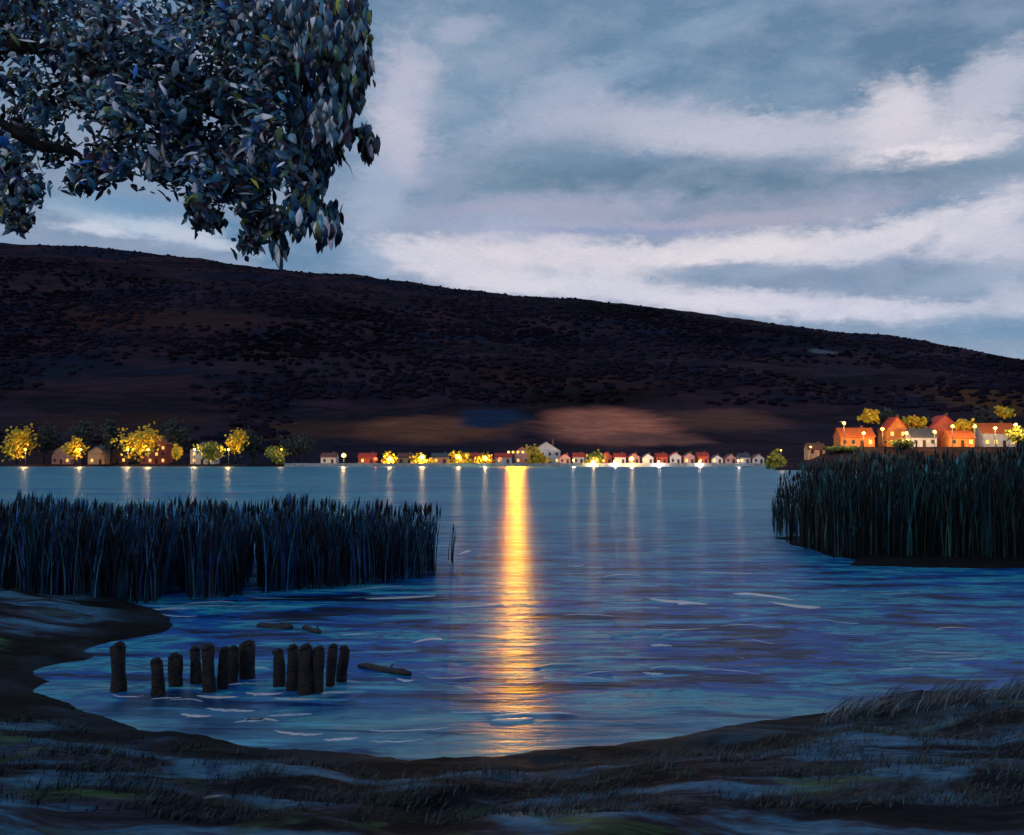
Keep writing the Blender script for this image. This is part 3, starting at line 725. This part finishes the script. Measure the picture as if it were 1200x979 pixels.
# small boat at the right end of the quay
M_HULL = m_plain('white_hull', (.6, .58, .6), (.75, .73, .75), 2, .4, .5, 0)
def boat(px, Y, L, label, rz):
    x = (px - 600) / F * Y; root = empty('rowing_boat', (x, Y, 0), label, 'boat', None, rz)
    mb = MB(); vs = []; n = 11
    for i in range(n):
        t = i / (n - 1) * 2 - 1; w = (1 - abs(t) ** 2.4) * .75 + .03; sh = .62 + .35 * t * t
        for a, zz in ((-1, sh), (-.8, .15), (0, -.1), (.8, .15), (1, sh), (.86, sh - .02), (0, .12), (-.86, sh - .02)): vs.append((t * L / 2, a * w, zz))
    fs = [(i * 8 + k, i * 8 + (k + 1) % 8, (i + 1) * 8 + (k + 1) % 8, (i + 1) * 8 + k) for i in range(n - 1) for k in range(8)]
    mb.add(vs, fs); mb.build('hull', M_HULL, root)
    for t in (-.35, .25):
        mb = MB(); mb.box((t * L / 2, 0, .48), (.3, 1.25, .06)); mb.build('thwart', M_DOOR, root, False)
boat(869, 407, 7, 'small white rowing boat on the water at the right end of the village', .12)
# right headland
gtree(908, 540, 12, 12, 330, M_OLIVE, 'small yellow-green tree at the tip of the headland left of the right reeds', None, 260)
house(957, 330, 5.5, 2.5, 5, 'peach', 'brown', 'small peach house behind the left end of the right reeds', None, side=True)
RH = 'houses on the right headland'
house(1005, 325, 11, 3.4, 7, 'orange', 'orange', 'long orange-roofed house beside the arm lamp, leftmost on the headland', RH, side=True, rh=2.6)
house(1052, 328, 7, 5.6, 8, 'orange', 'red', 'tall narrow red gabled house in the middle left of the headland', RH, rh=4)
house(1083, 322, 8, 3.2, 6, 'lilac', 'slate', 'lilac-white low house between the red gabled houses', RH, side=True)
house(1108, 330, 10, 6.2, 8, 'red', 'red', 'big red house with a wide gable right of the lilac one', RH, rh=4)
house(1128, 321, 8, 3.0, 7, 'orange', 'orange', 'low orange house in front of the big red house', RH, side=True, rh=2)
house(1172, 326, 11, 4.6, 8, 'white', 'orange', 'white house with an orange roof at the right edge', RH, side=True, rh=3)
TG = 'lamplit trees on the right headland'
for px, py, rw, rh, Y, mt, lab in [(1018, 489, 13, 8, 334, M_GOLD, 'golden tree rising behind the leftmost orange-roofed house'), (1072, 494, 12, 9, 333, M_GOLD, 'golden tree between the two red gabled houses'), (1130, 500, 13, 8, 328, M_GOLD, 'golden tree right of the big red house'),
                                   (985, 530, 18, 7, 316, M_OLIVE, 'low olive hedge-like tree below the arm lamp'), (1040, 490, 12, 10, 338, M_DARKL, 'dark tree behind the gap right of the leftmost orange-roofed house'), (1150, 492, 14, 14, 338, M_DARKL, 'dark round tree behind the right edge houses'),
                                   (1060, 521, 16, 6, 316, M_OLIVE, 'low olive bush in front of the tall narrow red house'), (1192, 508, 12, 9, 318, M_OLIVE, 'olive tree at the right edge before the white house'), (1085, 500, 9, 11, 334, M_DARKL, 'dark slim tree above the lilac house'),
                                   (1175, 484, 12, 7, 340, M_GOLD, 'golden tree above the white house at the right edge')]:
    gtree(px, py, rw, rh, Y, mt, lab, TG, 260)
for px, py, Y, arm, lab in [(989, 496, 318, True, 'tall arm lamp left of the leftmost orange-roofed house'), (1012, 508, 319, False, 'lamp before the leftmost orange-roofed house'), (1034, 503, 319, False, 'lamp left of the tall narrow red house'), (1062, 508, 318, False, 'lamp right of the tall narrow red house'),
                            (1095, 506, 317, False, 'lamp before the lilac house'), (1116, 500, 316, False, 'lamp before the big red house'), (1142, 500, 317, False, 'lamp right of the low orange house'), (1166, 502, 316, False, 'lamp before the white house at the right edge'), (1190, 498, 316, False, 'lamp at the right edge beside the olive tree')]:
    lamp(px, py, Y, lab, 2600, .55, arm=arm, group='street lamps on the right headland')
lamp(915, 528, 322, 'small lamp lighting the tree at the tip of the headland', 260, .3, group='street lamps on the right headland')
lamp(950, 524, 321, 'small lamp before the small peach house', 400, .35, group='street lamps on the right headland')

# ------------------------------------------------------------------ sky
W = bpy.data.worlds.new('World'); S.world = W; W.use_nodes = True
nt = NT(W.node_tree); bg = W.node_tree.nodes['Background']
SUN_EL, SUN_AZ = radians(30), radians(-135)      # azimuth clockwise from +Y (behind the camera, to the left)
sky = nt.node('ShaderNodeTexSky', sky_type='NISHITA'); sky.sun_disc = False; sky.sun_elevation = SUN_EL; sky.sun_rotation = SUN_AZ; sky.air_density = 1.2; sky.dust_density = 2; sky.ozone_density = 3
d = nt.node('ShaderNodeNewGeometry').outputs['Incoming']
tc = nt.node('ShaderNodeTexCoord').outputs['Generated']
s3 = nt.node('ShaderNodeSeparateXYZ', {0: tc}).outputs
az = nt.math('ARCTAN2', s3['X'], s3['Y']); el = nt.math('ARCSINE', s3['Z'])
k = 180 / pi
uv = nt.node('ShaderNodeCombineXYZ', {0: nt.math('MULTIPLY', az, k), 1: nt.math('MULTIPLY', el, k), 2: 0.0}).outputs[0]
def vm(op, a, b_): return nt.node('ShaderNodeVectorMath', {0: a, 1: b_}, operation=op).outputs[0]
def centred(nz): return vm('SUBTRACT', nz, (.5, .5, .5))
w1 = vm('MULTIPLY', centred(nt.noise(nt.mapping(uv, (.5, 1, 1)), .30, 3, .6, out='Color')), (2.4, .8, 0))
w2 = vm('MULTIPLY', centred(nt.noise(nt.mapping(uv, (.5, 1.3, 1), rot=(0, 0, .15)), 1.6, 3, .7, out='Color')), (1.6, .8, 0))
uvw = vm('ADD', uv, vm('ADD', w1, w2))
def dirpx(px, py):
    r = ray(px, py).normalized(); return math.degrees(atan2(r.x, r.y)), math.degrees(math.asin(r.z))
skyc = nt.mix(1.0, sky.outputs[0], (.09, .09, .09), 'MULTIPLY')
base = nt.ramp(nt.math('MULTIPLY', el, 1.0), [(.0, lin((132, 156, 184))), (.15, lin((132, 152, 180))), (.35, lin((108, 138, 168))), (.6, lin((92, 124, 156))), (1, lin((72, 102, 138)))])
c = nt.mix(.95, skyc, base)
ragn = nt.node('ShaderNodeMapRange', {'Value': nt.noise(nt.mapping(vm('ADD', uv, w1), (.6, 1.2, 1), rot=(0, 0, .3)), .9, 7, .68), 'From Min': .3, 'From Max': .7, 'To Min': .72, 'To Max': 1.3}).outputs[0]
def cloud(px, py, rx, ry, col, a=.9, rot=0, soft=.75):
    global c
    u, v_ = dirpx(px, py); kx = math.degrees(1 / F)
    mp = nt.node('ShaderNodeMapping', {'Vector': uvw, 'Location': (u, v_, 0), 'Rotation': (0, 0, radians(rot)), 'Scale': (rx * kx, ry * kx, 1)}, vector_type='TEXTURE').outputs[0]
    ln = nt.node('ShaderNodeVectorMath', {0: mp}, operation='LENGTH').outputs['Value']
    fac = nt.node('ShaderNodeMapRange', {'Value': nt.math('MULTIPLY', ln, ragn), 'From Min': 1 - soft, 'From Max': 1.12, 'To Min': a, 'To Max': 0}, interpolation_type='SMOOTHSTEP').outputs[0]
    c = nt.mix(fac, c, lin(col))
# general high cloud everywhere else in the sky
gen = nt.noise(nt.mapping(uv, (.4, 1, 1)), .09, 6, .6)
genm = nt.node('ShaderNodeMapRange', {'Value': gen, 'From Min': .5, 'From Max': .7, 'To Min': 0, 'To Max': .6}).outputs[0]
offv = nt.node('ShaderNodeMapRange', {'Value': nt.math('ABSOLUTE', az), 'From Min': .6, 'From Max': .9}).outputs[0]
c = nt.mix(nt.math('MULTIPLY', genm, offv), c, lin((185, 188, 205)))
for a in [
    (560, 60, 150, 60, (134, 158, 184), .8, 0), (760, 40, 260, 60, (102, 134, 164), .9, 0), (1050, 50, 230, 75, (96, 126, 156), .95, 0), (830, 30, 160, 20, (122, 150, 178), .8, 12), (700, 90, 120, 18, (128, 156, 184), .8, 8), (1085, 125, 70, 60, (92, 124, 154), .9, 10),
    (890, 115, 120, 40, (110, 142, 170), .8, -8), (960, 80, 60, 60, (118, 148, 176), .6, 0),
    (480, 110, 60, 75, (184, 186, 206), .95, 0), (470, 175, 50, 60, (196, 194, 212), .8, 20), (545, 35, 45, 22, (168, 176, 198), .7, 15), (540, 130, 60, 50, (122, 150, 178), .8, 0),
    (640, 132, 110, 46, (160, 172, 196), .85, 18), (760, 150, 180, 38, (176, 182, 202), .95, -2), (900, 160, 200, 34, (190, 192, 208), .95, -4), (1050, 150, 75, 55, (206, 204, 216), 1, 8), (1045, 125, 40, 40, (214, 210, 220), .8, 0),
    (1150, 110, 75, 40, (196, 196, 212), .9, 28), (1110, 165, 110, 30, (208, 204, 216), .95, 6), (1190, 95, 40, 40, (186, 190, 208), .8, 20), (1080, 182, 110, 15, (232, 224, 230), .95, 1, .6),
    (620, 205, 140, 50, (116, 142, 168), .85, 12), (800, 214, 270, 36, (98, 126, 152), .97, -1), (1000, 222, 190, 30, (106, 132, 156), .97, 2), (1150, 205, 70, 26, (122, 146, 170), .9, 15), (880, 240, 270, 20, (136, 150, 174), .9, 2), (1140, 245, 60, 24, (132, 152, 178), .8, 20),
    (600, 262, 190, 44, (172, 176, 198), .8, 2), (900, 258, 240, 22, (158, 164, 188), .8, 4), (1170, 222, 50, 20, (150, 164, 188), .7, 10), (440, 230, 50, 70, (160, 174, 200), .8, 0),
    (640, 248, 200, 18, (156, 160, 184), .85, 3), (840, 262, 230, 12, (164, 166, 188), .9, 2), (560, 262, 120, 14, (150, 164, 192), .8, 0), (520, 215, 50, 40, (140, 156, 184), .7, 20),
    (500, 298, 95, 28, (206, 206, 220), .95, -6), (640, 302, 210, 32, (218, 212, 222), 1, -2), (850, 295, 230, 26, (222, 216, 224), 1, 3), (1020, 284, 160, 25, (218, 214, 224), 1, 10), (1150, 262, 80, 26, (216, 212, 224), 1, 30), (1175, 285, 60, 40, (208, 206, 220), .9, 0),
    (570, 325, 130, 24, (214, 210, 222), .95, -8), (700, 336, 180, 20, (214, 212, 224), .95, -3), (970, 323, 180, 16, (124, 146, 174), .95, 0), (860, 318, 120, 12, (140, 158, 184), .85, -2), (1140, 330, 90, 24, (150, 168, 192), .8, 8),
    (880, 356, 230, 19, (216, 212, 226), .97, -5), (1050, 368, 170, 17, (210, 210, 226), .95, -4), (1160, 385, 90, 22, (112, 146, 178), .85, -6), (1200, 350, 60, 22, (190, 196, 214), .8, 0), (720, 272, 180, 6, (120, 142, 190), .6, -1, .9),
    (430, 305, 40, 24, (150, 172, 200), .8, -20), (320, 285, 120, 34, (96, 134, 168), .95, -10), (160, 262, 120, 20, (172, 190, 212), .95, -8), (150, 240, 90, 20, (112, 150, 184), .85, 0), (220, 278, 90, 10, (190, 200, 218), .9, -8, .8), (110, 268, 50, 10, (200, 208, 224), .9, -3),
    (80, 150, 90, 70, (136, 152, 176), .8, 0), (250, 100, 160, 100, (126, 140, 170), .6, 0)]:
    cloud(*a)
mot = nt.node('ShaderNodeMapRange', {'Value': nt.noise(nt.mapping(vm('ADD', uv, w1), (.5, 1.1, 1), rot=(0, 0, .35), loc=(3, 8, 0)), .32, 5, .6), 'From Min': .44, 'From Max': .66, 'To Min': 0, 'To Max': .38}).outputs[0]
c = nt.mix(mot, c, lin((172, 180, 204)))
# fine brush-like streaks in the cloud
fs = nt.noise(nt.mapping(vm('ADD', uv, w1), (.8, 3.2, 1), rot=(0, 0, .5)), 4.0, 4, .75)
c = nt.mix(.28, c, nt.ramp(fs, [(.25, (.72, .76, .80)), (.75, (1.40, 1.37, 1.32))]), 'MULTIPLY')
nt.l.new(c, bg.inputs['Color']); bg.inputs['Strength'].default_value = 1.0

sd = bpy.data.lights.new('sun', 'SUN'); sd.energy = .5; sd.angle = radians(12); sd.color = (1, .93, .86)
so = bpy.data.objects.new('sun', sd); COL.objects.link(so)
D = Vector((sin(SUN_AZ) * cos(SUN_EL), cos(SUN_AZ) * cos(SUN_EL), sin(SUN_EL))); so.rotation_euler = D.to_track_quat('Z', 'Y').to_euler()

# ------------------------------------------------------------------ camera, view
cd = bpy.data.cameras.new('camera'); co = bpy.data.objects.new('camera', cd); COL.objects.link(co)
co.location = (0, 0, HC); co.rotation_euler = (pi / 2 + TH, 0, 0)
cd.sensor_width = 36; cd.lens = 36 * F / 1200; cd.clip_start = .1; cd.clip_end = 8000
S.camera = co
S.render.engine = 'CYCLES'
C_ = S.cycles; C_.max_bounces = 4; C_.diffuse_bounces = 2; C_.glossy_bounces = 2; C_.transmission_bounces = 1; C_.use_adaptive_sampling = True; C_.adaptive_threshold = .03; C_.use_denoising = True
S.view_settings.view_transform = 'Standard'; S.view_settings.look = 'None'; S.view_settings.exposure = 0; S.view_settings.gamma = 1
